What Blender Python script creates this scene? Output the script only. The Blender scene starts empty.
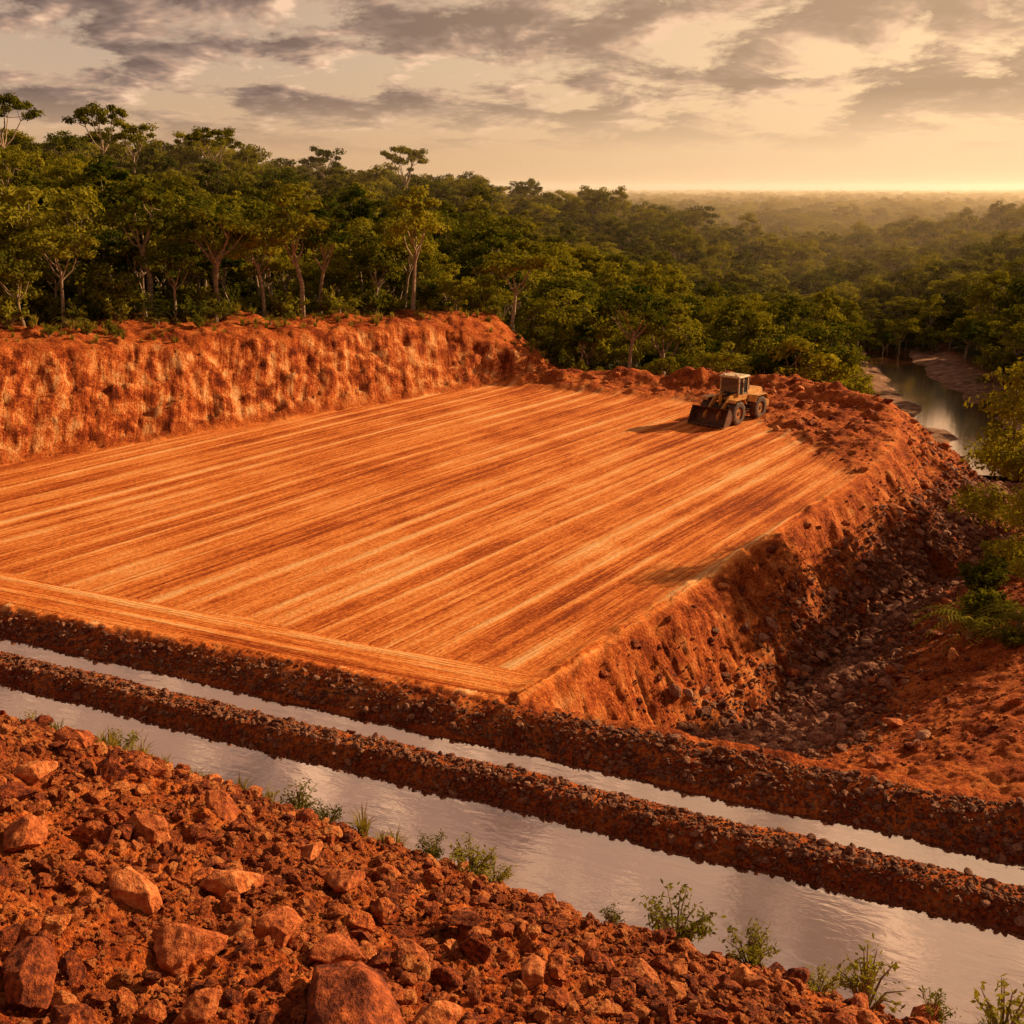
import bpy, math, numpy as np, time
from mathutils import Vector, Matrix
T0=time.time()
rng=np.random.default_rng(7)
scene=bpy.context.scene
scene.view_settings.view_transform='Standard'
scene.view_settings.look='None'
scene.view_settings.exposure=0
F_PX=1098.0; PITCH=math.radians(16.5); CAM_H=15.0
SUN_EL=math.radians(22); SUN_AZ=math.radians(62)   # from +Y towards +X
SUNV=np.array([math.sin(SUN_AZ)*math.cos(SUN_EL),math.cos(SUN_AZ)*math.cos(SUN_EL),math.sin(SUN_EL)])

# ------------------------------------------------------------------ noise
_tab=np.random.default_rng(3).random((8,256,256))
def vnoise(x,y,seed=0):
    T=_tab[seed%8]
    xi=np.floor(x).astype(np.int64); yi=np.floor(y).astype(np.int64)
    fx=x-xi; fy=y-yi
    fx=fx*fx*fx*(fx*(fx*6-15)+10); fy=fy*fy*fy*(fy*(fy*6-15)+10)
    a=T[xi&255,yi&255]; b=T[(xi+1)&255,yi&255]; c=T[xi&255,(yi+1)&255]; d=T[(xi+1)&255,(yi+1)&255]
    return (a*(1-fx)+b*fx)*(1-fy)+(c*(1-fx)+d*fx)*fy
def fbm(x,y,oct=4,seed=0,gain=.5):
    s=0;a=1;t=0
    for o in range(oct):
        s=s+a*(vnoise(x*(2**o)+o*17.3,y*(2**o)+o*9.1,seed+o)*2-1); t+=a; a*=gain
    return s/t
def ridge(x,y,oct=3,seed=0):
    s=0;a=1;t=0
    for o in range(oct):
        s=s+a*(1-np.abs(vnoise(x*(2**o)+o*7.3,y*(2**o)+o*3.1,seed+o)*2-1)*2); t+=a; a*=.5
    return s/t
def sstep(a,b,x):
    t=np.clip((x-a)/(b-a),0,1); return t*t*(3-2*t)

# ------------------------------------------------------------------ terrain
PAD=np.array([(.24,30.1),(18.8,56.7),(24,66),(27,76),(24,83),(15,87),(4,88.5),(-2.5,85.2),(-28.8,59.9),(-42,47.4)])
ROUGH=np.array([(18.6,57.0),(24,66),(27,76),(24,83),(15,87),(4,88.5),(-1,86.2),(12,80),(16.2,75),(17.5,66)])
def sdf_poly(P,x,y):
    best=np.full(x.shape,1e9); idx=np.zeros(x.shape,int); arc=np.zeros(x.shape); inside=np.zeros(x.shape,bool)
    acc=0;n=len(P)
    for i in range(n):
        a=P[i];b=P[(i+1)%n];e=b-a;L=math.hypot(*e)
        t=np.clip(((x-a[0])*e[0]+(y-a[1])*e[1])/(L*L),0,1)
        dd=np.hypot(x-a[0]-t*e[0],y-a[1]-t*e[1])
        m=dd<best
        best=np.where(m,dd,best); idx=np.where(m,i,idx); arc=np.where(m,acc+t*L,arc)
        c=((a[1]>y)!=(b[1]>y))
        xx=(b[0]-a[0])*(y-a[1])/((b[1]-a[1]) if b[1]!=a[1] else 1e-9)+a[0]
        inside^=(c&(x<xx)); acc+=L
    return np.where(inside,-best,best),idx,arc
def dist_line(P,x,y):
    best=np.full(x.shape,1e9)
    for a,b in zip(P[:-1],P[1:]):
        a=np.array(a,float);b=np.array(b,float);e=b-a;L2=(e*e).sum()
        t=np.clip(((x-a[0])*e[0]+(y-a[1])*e[1])/L2,0,1)
        best=np.minimum(best,np.hypot(x-a[0]-t*e[0],y-a[1]-t*e[1]))
    return best
VALLEY=[(7.5,31.5,-2.4),(10.2,35,-3.5),(14.8,43.5,-4.3),(21.5,54,-5.2),(31,68,-6.6),(41,88,-8.2),(47.5,110,-9.4),(54,145,-10.6),(61,180,-11.4),(72,230,-12.2),(85,290,-12.8),(110,400,-13)]
VXY=[(v[0],v[1]) for v in VALLEY]
VY=np.array([v[1] for v in VALLEY]); VZ=np.array([v[2] for v in VALLEY])
CP=np.array(VALLEY+[
 (-42,60,6.6),(-35,66,6.2),(-28,72,5.9),(-20,80,5.6),(-12,87,5.2),(-5,92,4.9),(-1.5,94,4.6),(-60,50,6.5),(-80,70,7),(-50,85,6.2),(-30,100,4.5),(-10,105,2),
 (3.5,92.5,.3),(5,98,-1.5),(10,93,-1),(5,106,-2.5),(-30,50,3),(-10,60,0),(0,75,0),
 (20,75,-6),(35,90,-7),(25,95,-6),(15,100,-5),(30,110,-8),(38,130,-10),(12,50,-5),
 (14,30,-.5),(15.5,35,-1.2),(20,42,-.9),(27,50,-1.4),(22,35,1.2),(34,46,1.0),(38,60,-2.2),(48,75,-3.5),(56,95,-5),(64,120,-7.5),(40,38,1.5),(60,60,1.5),(80,90,0),(92,130,-2),(80,160,-8),(100,200,-6),
 (-70,110,7),(-100,100,9),(-70,150,10.5),(-140,120,13),(-33,168,4),(9,195,-1),(38,215,-8),(60,235,-12),(-40,130,4.5),(-10,140,.5),(10,130,-4),(25,150,-7),(30,180,-9),(47,190,-11.5),(-20,118,2.5),
 (-125,250,17),(-90,235,15),(-52,245,10.5),(-20,260,7.5),(12,270,4.5),(38,285,0),(62,295,-5),(84,300,-10),(-100,190,12.5),(-50,200,8),(-20,215,4),(15,235,0),
 (-200,330,13),(-60,360,2),(0,360,-4),(50,370,-10),(150,350,-4),(190,380,3),(135,320,-7),(110,170,-5),(130,220,-1),(170,260,4),(0,450,-12),(-200,450,-8),(220,520,-12),(100,500,-12.5),
 (120,60,3),(60,0,3),(-120,20,8),(-60,0,8)],float)
_D=np.hypot(CP[:,None,0]-CP[None,:,0],CP[:,None,1]-CP[None,:,1])
_n=len(CP); _A=np.zeros((_n+1,_n+1)); _A[:_n,:_n]=-_D; _A[_n,:_n]=1; _A[:_n,_n]=1
_A[:_n,:_n]-=np.eye(_n)*0.15
_W=np.linalg.solve(_A,np.append(CP[:,2],0))
def natural(x,y):
    z=np.full(x.shape,_W[_n])
    for i in range(_n):
        z=z-_W[i]*np.hypot(x-CP[i,0],y-CP[i,1])
    r=np.hypot(x,y)
    w=sstep(380,540,r)
    z=z*(1-w)+(-12.5+3.0*fbm(x/260,y/260,3,2))*w
    vd=dist_line(VXY,x,y); fy=np.interp(y,VY,VZ)
    wv=sstep(12,6.5,vd)*sstep(72,90,y)*sstep(330,260,y)
    bed=fy+.75*fbm(x*.16,y*.11,4,5)+.55-1.0*np.exp(-(vd/3.2)**2)
    return z*(1-wv)+bed*wv
SD=np.array([.911,-.412]); SN=np.array([.412,.911])
def canal(x,y):
    l=x*SD[0]+y*SD[1]; s=x*SN[0]+y*SN[1]
    sw=s+.16*fbm(l*.35,s*.2,3,1)
    q=np.interp(l,[-60,-19,-9,-1,10],[1.10,1.06,.88,.82,.8])
    se=np.interp(l,[-40,-19,-11,-1,20],[21.0,20.8,20.3,19.7,19.5])
    a=np.maximum(se-sw,0)
    a1=np.maximum((q-.5)/.09,0.1)
    g=np.where(a<a1,q*a-.045*a*a,q*a1-.045*a1*a1+.5*(a-a1))
    g=np.minimum(g,13.2)
    hill=-.95+g
    prof=np.interp(sw,[-1,19,20.5,23.1,23.65,24.0,24.6,24.95,25.15,25.85,26.1,26.8,27.6],[-1.3,-1.3,-1.5,-1.5,-.78,-.48,-.48,-.62,-.95,-.95,-.62,-.2,-.02])
    z=np.where(sw<se,hill,prof)
    z=np.where((sw<se+.6)&(sw>=se),-.95-(sw-se)*.9,z)
    return z,l,s,se
def terrain(x,y,detail=True):
    nat=natural(x,y)
    dn,idx,arc=sdf_poly(PAD,x,y)
    dj=dn+ .32*fbm(x*.8,y*.8,4,4)*sstep(-1.2,.6,dn)
    dp=np.maximum(dj,0)
    k1=np.array([.98,.8,.7,.7,.6,.6,.8,1,1,.8])[idx]
    k2=np.array([1,1,1,1,1,1,1.1,1.05,.95,1])[idx]
    arcw=arc+dp*.7+.35*fbm(arc*.5,dp*.4,2,6)
    rill=ridge(arcw*.6,dp*.14,5,5)+.5*fbm(arc*.35,dp*.3,3,2)
    natj=nat+np.where(nat>1,.7*fbm(x*.45,y*.45,5,7),0)
    terr=np.clip(natj,-k1*dp,k2*dp)
    face=sstep(.05,.8,dp)*sstep(.0,.35,np.abs(terr-natj))
    cutf=face*(terr>0)
    z=terr-face*np.where(terr>0,.26,.46)*rill
    z=z+face*(.34*fbm(x*.7,y*.7,5,1))
    z=z+cutf*(.16*np.sin(terr*4.6+3.5*fbm(x*.22,y*.22,3,3))+.20*fbm(x*1.7,y*1.7,4,6,.6))
    rs,_,_=sdf_poly(ROUGH,x,y)
    rough=sstep(-1.0,1.2,-rs)*sstep(.5,-.3,dn)
    z=z+rough*(.35+.45*fbm(x*.35,y*.35,4,3)+.30*fbm(x*1.3,y*1.3,4,6))
    be=dist_line([(1,87),(12,86),(21,83),(25,76)],x,y)
    z=z+np.exp(-(be/1.7)**2)*(.65+.5*fbm(x*.5,y*.5,3,1))
    rim=np.exp(-((dn+.4)/.3)**2)*np.where(idx<1,1,0)
    z=z+rim*.12*(1+fbm(x*1.2,y*1.2,2,1))
    cz,l,s,se=canal(x,y)
    bank=np.where(s>27.2,-.05-np.maximum(s-28.0,0)*.8,-.05)
    tb=np.maximum(z,bank)
    w=sstep(26.7,27.4,s)
    out=cz*(1-w)+tb*w
    far=sstep(150,230,np.hypot(x,y)); 
    out=out*(1-far)+nat*far
    fg=sstep(0.3,-1.2,s-se)*(1-far)
    forest=sstep(3,9,np.where(nat>0,dp-nat,dp-(-nat)*1.2))*(s>28)*np.where(x>8,sstep(62,80,y),1)
    if detail:
        near=sstep(140,70,np.hypot(x,y))
        onp=(dn<-.3)&(s>27.2)
        chan=sstep(22.8,23.4,s)*sstep(26.6,26.0,s)
        out=out+np.where(onp,0,1)*near*(1-.65*chan)*(.12*fbm(x*1.1,y*1.1,4,0)+.07*fbm(x*4.3,y*4.3,3,3))
        out=out+fg*(.28*fbm(x*.6,y*.6,3,2)+.16*ridge(x*1.3,y*1.3,4,6)+.07*fbm(x*5,y*5,4,1,.6))
    pad=sstep(.15,-.35,dn)*(1-rough)*sstep(26.7,27.3,s)
    return dict(z=out,pad=pad,forest=forest,dn=dn,face=face,s=s,l=l,se=se,rough=rough,fg=fg,nat=nat,idx=idx,terr=terr,arc=arcw,dp=dp)
def Hz(x,y):
    return terrain(np.atleast_1d(np.asarray(x,float)),np.atleast_1d(np.asarray(y,float)))['z']

def mesh_from(name,V,Fq,mats=(),smooth=True,fm=None):
    me=bpy.data.meshes.new(name)
    V=np.asarray(V,np.float32)
    me.vertices.add(len(V)); me.vertices.foreach_set('co',V.ravel())
    loops=[];starts=[];acc=0
    for F in Fq:
        F=np.asarray(F,np.int32)
        if F.size==0: continue
        m,k=F.shape
        loops.append(F.ravel()); starts.append(acc+np.arange(m)*k); acc+=m*k
    loops=np.concatenate(loops).astype(np.int32); starts=np.concatenate(starts).astype(np.int32)
    me.loops.add(len(loops)); me.loops.foreach_set('vertex_index',loops)
    me.polygons.add(len(starts)); me.polygons.foreach_set('loop_start',starts)
    for m in mats: me.materials.append(m)
    if fm is not None: me.polygons.foreach_set('material_index',np.asarray(fm,np.int32))
    me.polygons.foreach_set('use_smooth',np.full(len(starts),smooth))
    me.update(calc_edges=True); me.validate()
    return me
def add_obj(name,me,loc=(0,0,0),rot=(0,0,0),scale=(1,1,1),parent=None,coll=None):
    o=bpy.data.objects.new(name,me); o.location=loc; o.rotation_euler=rot; o.scale=scale
    (coll or scene.collection).objects.link(o)
    if parent: o.parent=parent
    return o

# ------------------------------------------------------------------ materials
class NT:
    def __init__(s,tree): s.t=tree; s.n=tree.nodes; s.l=tree.links
    def node(s,ty,**kw):
        n=s.n.new(ty)
        for k,v in kw.items(): setattr(n,k,v)
        return n
    def link(s,a,b): s.l.new(a,b)
    def setin(s,n,i,v):
        if isinstance(v,bpy.types.NodeSocket): s.l.new(v,n.inputs[i])
        else: n.inputs[i].default_value=v
    def math(s,op,a,b=0,c=None,clamp=False):
        n=s.node('ShaderNodeMath',operation=op,use_clamp=clamp); s.setin(n,0,a); s.setin(n,1,b)
        if c is not None: s.setin(n,2,c)
        return n.outputs[0]
    def vmath(s,op,a,b=None,out=0):
        n=s.node('ShaderNodeVectorMath',operation=op); s.setin(n,0,a)
        if b is not None: s.setin(n,1,b)
        return n.outputs[out]
    def dot(s,a,b):
        n=s.node('ShaderNodeVectorMath',operation='DOT_PRODUCT'); s.setin(n,0,a); s.setin(n,1,b); return n.outputs['Value']
    def comb(s,x,y,z=0):
        n=s.node('ShaderNodeCombineXYZ'); s.setin(n,0,x); s.setin(n,1,y); s.setin(n,2,z); return n.outputs[0]
    def noise(s,vec,scale=1,detail=4,rough=.5,dist=0,dim='3D'):
        n=s.node('ShaderNodeTexNoise',noise_dimensions=dim); s.setin(n,'Vector',vec); n.inputs['Scale'].default_value=scale; n.inputs['Detail'].default_value=detail
        n.inputs['Roughness'].default_value=rough; n.inputs['Distortion'].default_value=dist; return n.outputs['Fac']
    def ramp(s,fac,stops,interp='LINEAR'):
        n=s.node('ShaderNodeValToRGB'); s.setin(n,0,fac); cr=n.color_ramp; cr.interpolation=interp
        while len(cr.elements)<len(stops): cr.elements.new(.5)
        for e,(p,c) in zip(cr.elements,stops):
            e.position=p; e.color=(c[0],c[1],c[2],1)
        return n.outputs[0]
    def fr(s,fac,a,b,lo=0,hi=1):
        n=s.node('ShaderNodeMapRange'); s.setin(n,0,fac); n.inputs[1].default_value=a;n.inputs[2].default_value=b;n.inputs[3].default_value=lo;n.inputs[4].default_value=hi; return n.outputs[0]
    def mix(s,f,a,b,mode='MIX'):
        n=s.node('ShaderNodeMix',data_type='RGBA',blend_type=mode); s.setin(n,0,f)
        for i,v in ((6,a),(7,b)):
            if isinstance(v,tuple) and len(v)==3: v=(*v,1)
            s.setin(n,i,v)
        return n.outputs[2]
def new_mat(name):
    m=bpy.data.materials.new(name); m.use_nodes=True; t=NT(m.node_tree)
    p=m.node_tree.nodes['Principled BSDF']; return m,t,p

def soil_material(kind):
    m,t,p=new_mat({'pad':'graded_laterite','band':'graded_laterite_border','soil':'laterite_soil','edge':'laterite_pad_edge'}[kind])
    geo=t.node('ShaderNodeNewGeometry'); P=geo.outputs['Position']
    if kind in('soil','edge'):
        at=t.node('ShaderNodeAttribute',attribute_name='zmask'); sep=t.node('ShaderNodeSeparateColor'); t.link(at.outputs['Color'],sep.inputs[0])
        padm,forest,wet_dark=sep.outputs[0],sep.outputs[1],sep.outputs[2]; cut=at.outputs['Alpha']
    if kind!='soil':
        if kind=='band': A=t.math('MULTIPLY',t.dot(P,(.412,.911,0)),1.25); B=t.dot(P,(.911,-.412,0))
        else: A=t.dot(P,(.82,-.573,0)); B=t.dot(P,(.573,.82,0))
        wob=t.math('MULTIPLY',t.noise(P,.045,1,dim='2D'),.5); A=t.math('ADD',A,wob)
        n1=t.noise(t.comb(t.math('MULTIPLY',A,.55),t.math('MULTIPLY',B,.012)),1,2,.55,dim='2D')
        n2=t.noise(t.comb(t.math('MULTIPLY',A,2.6),t.math('MULTIPLY',B,.022)),1,4,.70,dim='2D')
        n3=t.noise(t.comb(t.math('MULTIPLY',A,11.),t.math('MULTIPLY',B,.6)),1,3,.75,dim='2D')
        ph=t.math('ADD',t.math('MULTIPLY',A,4.4),t.math('MULTIPLY',n2,4.0))
        per=t.math('POWER',t.math('ADD',t.math('MULTIPLY',t.math('SINE',ph),.5),.5),5.0)
        brk=t.fr(t.noise(t.comb(t.math('MULTIPLY',A,.6),t.math('MULTIPLY',B,.07)),1,3,.6,dim='2D'),.40,.58)
        st=t.math('ADD',t.math('ADD',t.math('MULTIPLY',n1,.24),t.math('MULTIPLY',n2,.40)),t.math('MULTIPLY',n3,.28))
        st=t.math('ADD',st,t.math('ADD',t.math('MULTIPLY',t.math('MULTIPLY',per,brk),.16),.02))
        patch=t.noise(P,.13,4,.66,dim='2D'); grit=t.noise(P,5,5,.78,dim='2D')
        v=t.math('ADD',st,t.math('MULTIPLY',t.math('SUBTRACT',patch,.5),.26)); v=t.math('ADD',v,t.math('MULTIPLY',t.math('SUBTRACT',grit,.5),.28))
        padc=t.ramp(v,[(.36,(.25,.045,.009)),(.43,(.49,.108,.018)),(.49,(.74,.205,.038)),(.56,(.90,.33,.082)),(.68,(.96,.55,.24))])
        hp=t.math('ADD',t.math('MULTIPLY',st,.46),t.math('MULTIPLY',grit,.11))
    if kind in('soil','edge'):
        suv=t.node('ShaderNodeAttribute',attribute_name='slope_uv').outputs['Vector']
        fill=t.node('ShaderNodeAttribute',attribute_name='fill').outputs['Fac']
        n1=t.noise(P,.9,4,.62); n2=t.noise(P,9,3,.72)
        rv=t.math('ADD',t.math('MULTIPLY',n1,.5),t.math('MULTIPLY',n2,.5))
        rc=t.ramp(rv,[(.36,(.105,.018,.006)),(.46,(.33,.060,.012)),(.54,(.57,.14,.026)),(.68,(.80,.30,.085))])
        sc1=t.noise(t.vmath('MULTIPLY',suv,(1.9,.22,1)),1,4,.72,0,dim='2D')
        sv=t.math('ADD',t.math('MULTIPLY',sc1,.38),t.math('MULTIPLY',n1,.62))
        sv=t.math('ADD',sv,t.math('MULTIPLY',t.math('SUBTRACT',n2,.5),.36))
        cc=t.ramp(sv,[(.38,(.12,.020,.006)),(.46,(.34,.064,.014)),(.525,(.62,.165,.038)),(.59,(.84,.38,.13)),(.68,(.90,.56,.28))])
        fc_=t.ramp(sv,[(.38,(.13,.022,.007)),(.46,(.37,.070,.014)),(.54,(.62,.165,.035)),(.66,(.84,.37,.13))])
        c=t.mix(t.math('MULTIPLY',fill,.65),rc,fc_)
        c=t.mix(t.math('MULTIPLY',cut,.85),c,cc)
        c=t.mix(wet_dark,c,t.ramp(n2,[(.38,(.04,.013,.007)),(.55,(.17,.045,.018)),(.7,(.32,.11,.05))]))
        mud=t.node('ShaderNodeAttribute',attribute_name='mud').outputs['Fac']
        c=t.mix(mud,c,t.ramp(n1,[(.35,(.14,.065,.035)),(.55,(.36,.19,.11)),(.7,(.52,.33,.21))]))
        c=t.mix(forest,c,t.ramp(n1,[(.35,(.022,.024,.008)),(.6,(.06,.055,.014)),(.75,(.14,.08,.02))]))
        hb=t.math('ADD',t.math('MULTIPLY',t.noise(P,2.2,6,.76),.50),t.math('MULTIPLY',n2,.07))
        hb=t.math('ADD',hb,t.math('MULTIPLY',t.math('MULTIPLY',sc1,.35),t.math('MAXIMUM',cut,fill)))
    if kind in('pad','band'): c=padc; h=hp
    elif kind=='soil': h=hb
    else:
        c=t.mix(padm,c,padc); h=t.math('ADD',t.math('MULTIPLY',hb,t.math('SUBTRACT',1,padm)),t.math('MULTIPLY',hp,padm))
    t.link(c,p.inputs['Base Color']); p.inputs['Roughness'].default_value=.95; p.inputs['Specular IOR Level'].default_value=.1
    b=t.node('ShaderNodeBump'); b.inputs['Strength'].default_value=1; b.inputs['Distance'].default_value=1.0; t.link(h,b.inputs['Height']); t.link(b.outputs[0],p.inputs['Normal'])
    return m
def floor_material():
    m,t,p=new_mat('forest_floor'); geo=t.node('ShaderNodeNewGeometry')
    t.link(t.ramp(t.noise(geo.outputs['Position'],.15,3,.7),[(.35,(.022,.024,.008)),(.6,(.05,.048,.013)),(.75,(.10,.075,.02))]),p.inputs['Base Color']); p.inputs['Roughness'].default_value=.95; p.inputs['Specular IOR Level'].default_value=.05
    return m
def rock_material(name,cols,sc=2.8,bd=.22):
    m,t,p=new_mat(name)
    tc=t.node('ShaderNodeTexCoord'); oi=t.node('ShaderNodeObjectInfo')
    P=t.vmath('ADD',tc.outputs['Object'],t.vmath('MULTIPLY',t.comb(oi.outputs['Random'],oi.outputs['Random'],oi.outputs['Random']),(37.,11.,23.)))
    n=t.noise(P,sc,5 if bd<.2 else 4,.74 if bd>.2 else .68)
    v=t.math('ADD',n,t.math('MULTIPLY',t.math('SUBTRACT',oi.outputs['Random'],.5),.28))
    t.link(t.ramp(v,cols),p.inputs['Base Color']); p.inputs['Roughness'].default_value=.85; p.inputs['Specular IOR Level'].default_value=.2
    b=t.node('ShaderNodeBump'); b.inputs['Strength'].default_value=1; b.inputs['Distance'].default_value=bd; t.link(n,b.inputs['Height']); t.link(b.outputs[0],p.inputs['Normal'])
    return m
def leaf_material(name,dark,light,trans=.35,nscale=.35):
    m,t,p=new_mat(name)
    oi=t.node('ShaderNodeObjectInfo'); geo=t.node('ShaderNodeNewGeometry')
    n=t.noise(geo.outputs['Position'],nscale*2.5,1,.65)
    v=t.math('ADD',t.math('MULTIPLY',n,.55),t.math('MULTIPLY',oi.outputs['Random'],.45))
    c=t.ramp(v,[(.22,dark),(.50,tuple((a+b)/2 for a,b in zip(dark,light))),(.75,light)])
    d=t.node('ShaderNodeBsdfDiffuse'); t.link(c,d.inputs[0])
    tr=t.node('ShaderNodeBsdfTranslucent'); t.link(t.mix(1,c,(1.0,.95,.35),'MULTIPLY'),tr.inputs[0])
    mx=t.node('ShaderNodeMixShader'); mx.inputs[0].default_value=trans; t.link(d.outputs[0],mx.inputs[1]); t.link(tr.outputs[0],mx.inputs[2])
    t.n.remove(p)
    t.link(mx.outputs[0],t.n['Material Output'].inputs[0]); return m
def simple(name,col,rough=.6,metal=0,spec=.4,var=.25,scale=6,dirt=None):
    m,t,p=new_mat(name); tc=t.node('ShaderNodeTexCoord')
    n=t.noise(tc.outputs['Object'],scale,2,.65)
    lo=tuple(c*(1-var) for c in col); hi=tuple(min(1,c*(1+var)) for c in col)
    c=t.ramp(n,[(.35,lo),(.65,hi)])
    if dirt:
        sz=t.node('ShaderNodeSeparateXYZ'); t.link(tc.outputs['Object'],sz.inputs[0])
        f=t.math('ADD',t.fr(sz.outputs[2],2.2,.2,0,.5),t.fr(t.noise(tc.outputs['Object'],2.5,6,.7),.4,.65,-.2,.5)); f=t.math('MAXIMUM',t.math('MINIMUM',f,.92),0)
        c=t.mix(f,c,dirt)
    t.link(c,p.inputs['Base Color']); p.inputs['Roughness'].default_value=rough; p.inputs['Metallic'].default_value=metal; p.inputs['Specular IOR Level'].default_value=spec
    return m
def water_material():
    m,t,p=new_mat('canal_water')
    geo=t.node('ShaderNodeNewGeometry'); P=geo.outputs['Position']
    g=t.node('ShaderNodeBsdfGlossy'); g.inputs['Roughness'].default_value=.03; g.inputs['Color'].default_value=(1,.86,.75,1)
    p.inputs['Roughness'].default_value=.2
    t.link(t.ramp(t.noise(P,.3,2),[(.35,(.12,.040,.018)),(.65,(.20,.072,.032))]),p.inputs['Base Color'])
    b=t.node('ShaderNodeBump'); b.inputs['Strength'].default_value=.22; b.inputs['Distance'].default_value=.02
    L=t.dot(P,(.911,-.412,0)); S=t.dot(P,(.412,.911,0))
    t.link(t.noise(t.comb(t.math('MULTIPLY',L,1.0),t.math('MULTIPLY',S,2.4)),1.4,3,.55,.4),b.inputs['Height'])
    t.link(b.outputs[0],g.inputs['Normal'])
    mx=t.node('ShaderNodeMixShader'); mx.inputs[0].default_value=.78; t.link(p.outputs[0],mx.inputs[1]); t.link(g.outputs[0],mx.inputs[2])
    t.link(mx.outputs[0],t.n['Material Output'].inputs[0]); return m
M_PAD=soil_material('pad'); M_BAND=soil_material('band'); M_SOIL=soil_material('soil'); M_EDGE=soil_material('edge'); M_FLOOR=floor_material()
RC=[(.32,(.10,.017,.006)),(.46,(.34,.066,.014)),(.58,(.60,.16,.036)),(.74,(.76,.32,.10))]
M_ROCKR=rock_material('laterite_rock',RC)
M_BOULD=rock_material('laterite_boulder',[(.30,(.11,.022,.009)),(.45,(.32,.072,.018)),(.60,(.52,.15,.042)),(.78,(.68,.28,.10))],3.5,.12)
M_ROCKG=rock_material('river_stone',[(.3,(.09,.025,.014)),(.46,(.28,.095,.045)),(.60,(.47,.21,.12)),(.8,(.64,.38,.24))])
M_BARK=simple('tree_bark',(.30,.21,.13),.9,var=.4,scale=3)
M_LEAF=leaf_material('forest_leaves',(.026,.044,.007),(.31,.27,.026),.38)
M_LEAF2=leaf_material('shrub_leaves',(.055,.07,.010),(.28,.25,.03),.4,1.5)
M_GRASS=leaf_material('grass_blades',(.16,.13,.02),(.40,.30,.07),.4,1.5)
M_WATER=water_material()

# ------------------------------------------------------------------ ground sheet
th=np.concatenate([np.linspace(-math.pi,-.62,60,endpoint=False),np.linspace(-.62,.62,680,endpoint=False),np.linspace(.62,math.pi,60,endpoint=False)])
rr=[.4]
while rr[-1]<9000:
    r=rr[-1]; rr.append(r*(1+(.05 if r<6 else .0034 if r<128 else .02 if r<260 else .035)))
rr=np.array(rr)
R,TH=np.meshgrid(rr,th,indexing='ij')
X=(R*np.sin(TH)).ravel(); Y=(R*np.cos(TH)).ravel()
tt=terrain(X,Y)
nr,na=R.shape
ii=np.arange(nr-1)[:,None]*na; jj=np.arange(na)[None,:]; jn=(jj+1)%na
Fq=np.stack([ii+jj,ii+jn,ii+na+jn,ii+na+jj],-1).reshape(-1,4)[:, ::-1]
wet_dark=np.clip(sstep(.0,-.7,tt['z']+.35)*sstep(19.0,20.5,tt['s'])*sstep(27.4,26.8,tt['s']),0,1)*.7
vd=dist_line(VXY,X,Y)
wet_dark=np.maximum(wet_dark,.45*sstep(3.0,1.2,vd)*(tt['s']>28)*(tt['dn']>.5))
wet_dark=np.maximum(wet_dark,tt['fg']*np.clip(.26+.5*fbm(X*.5,Y*.5,4,2),0,.7))  # dry foreground soil uses this mask too, mixed darker in noisy patches
mud=sstep(11.5,8.5,vd)*sstep(84,96,Y)
cutm=tt['face']*(tt['terr']>0.2)
vforest=tt['forest']*np.where(Y<185,sstep(8.5,11.5,vd),1)
vforest=np.where((tt['s']<19.5)&(np.hypot(X,Y)>40),.8,vforest)
sb=tt['s']+.3*fbm(X*.4,Y*.4,3,3)
fmi=np.full(len(Fq),1)
pq=tt['pad'][Fq]; fq=vforest[Fq]
pin=(pq>.999).all(1)
fmi[(pq>0).any(1)]=2; fmi[pin]=0; fmi[(fq>.999).all(1)&(pq<=0).all(1)]=3; fmi[pin&(sb[Fq].mean(1)<29.7)]=4
me=mesh_from('ground',np.stack([X,Y,tt['z']],1),[Fq],[M_PAD,M_SOIL,M_EDGE,M_FLOOR,M_BAND],True,fmi)
col=np.stack([tt['pad'],vforest,wet_dark,cutm],1).astype(np.float32)
a=me.attributes.new('zmask','FLOAT_COLOR','POINT'); a.data.foreach_set('color',col.ravel())
a=me.attributes.new('fill','FLOAT','POINT'); a.data.foreach_set('value',(tt['face']*(tt['terr']<=0.2)).astype(np.float32))
a=me.attributes.new('mud','FLOAT','POINT'); a.data.foreach_set('value',mud.astype(np.float32))
a=me.attributes.new('slope_uv','FLOAT_VECTOR','POINT'); a.data.foreach_set('vector',np.stack([tt['arc'],tt['dp'],X*0],1).astype(np.float32).ravel())
add_obj('ground',me)
print('ground',len(X),time.time()-T0)

# ------------------------------------------------------------------ water
def ribbon(name,pts,w,mat):
    pts=np.array(pts,float); V=[];
    for i,p in enumerate(pts):
        d=pts[min(i+1,len(pts)-1)]-pts[max(i-1,0)]; n=np.array([d[1],-d[0]])/math.hypot(d[0],d[1]); ww=w[i] if hasattr(w,'__len__') else w
        V.append((p[0]+n[0]*ww,p[1]+n[1]*ww,p[2])); V.append((p[0]-n[0]*ww,p[1]-n[1]*ww,p[2]))
    Fr=[(2*i,2*i+1,2*i+3,2*i+2) for i in range(len(pts)-1)]
    return add_obj(name,mesh_from(name,V,[np.array(Fr)],[mat]))
def SLp(l,s): return (SD[0]*l+SN[0]*s,SD[1]*l+SN[1]*s)
ribbon('canal_water',[(*SLp(l,21.4),-.9) for l in (-110,-50,0,50,110)],2.9,M_WATER)
ribbon('drainage_channel_water',[(*SLp(l,25.52),-.68) for l in (-110,-50,0,50,110)],.85,M_WATER)
vz=[(p[0],p[1],p[2]+.18) for p in VALLEY[5:11]]
ribbon('valley_stream_water',vz,[2.5,7,7,7,6,5],M_WATER)

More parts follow.
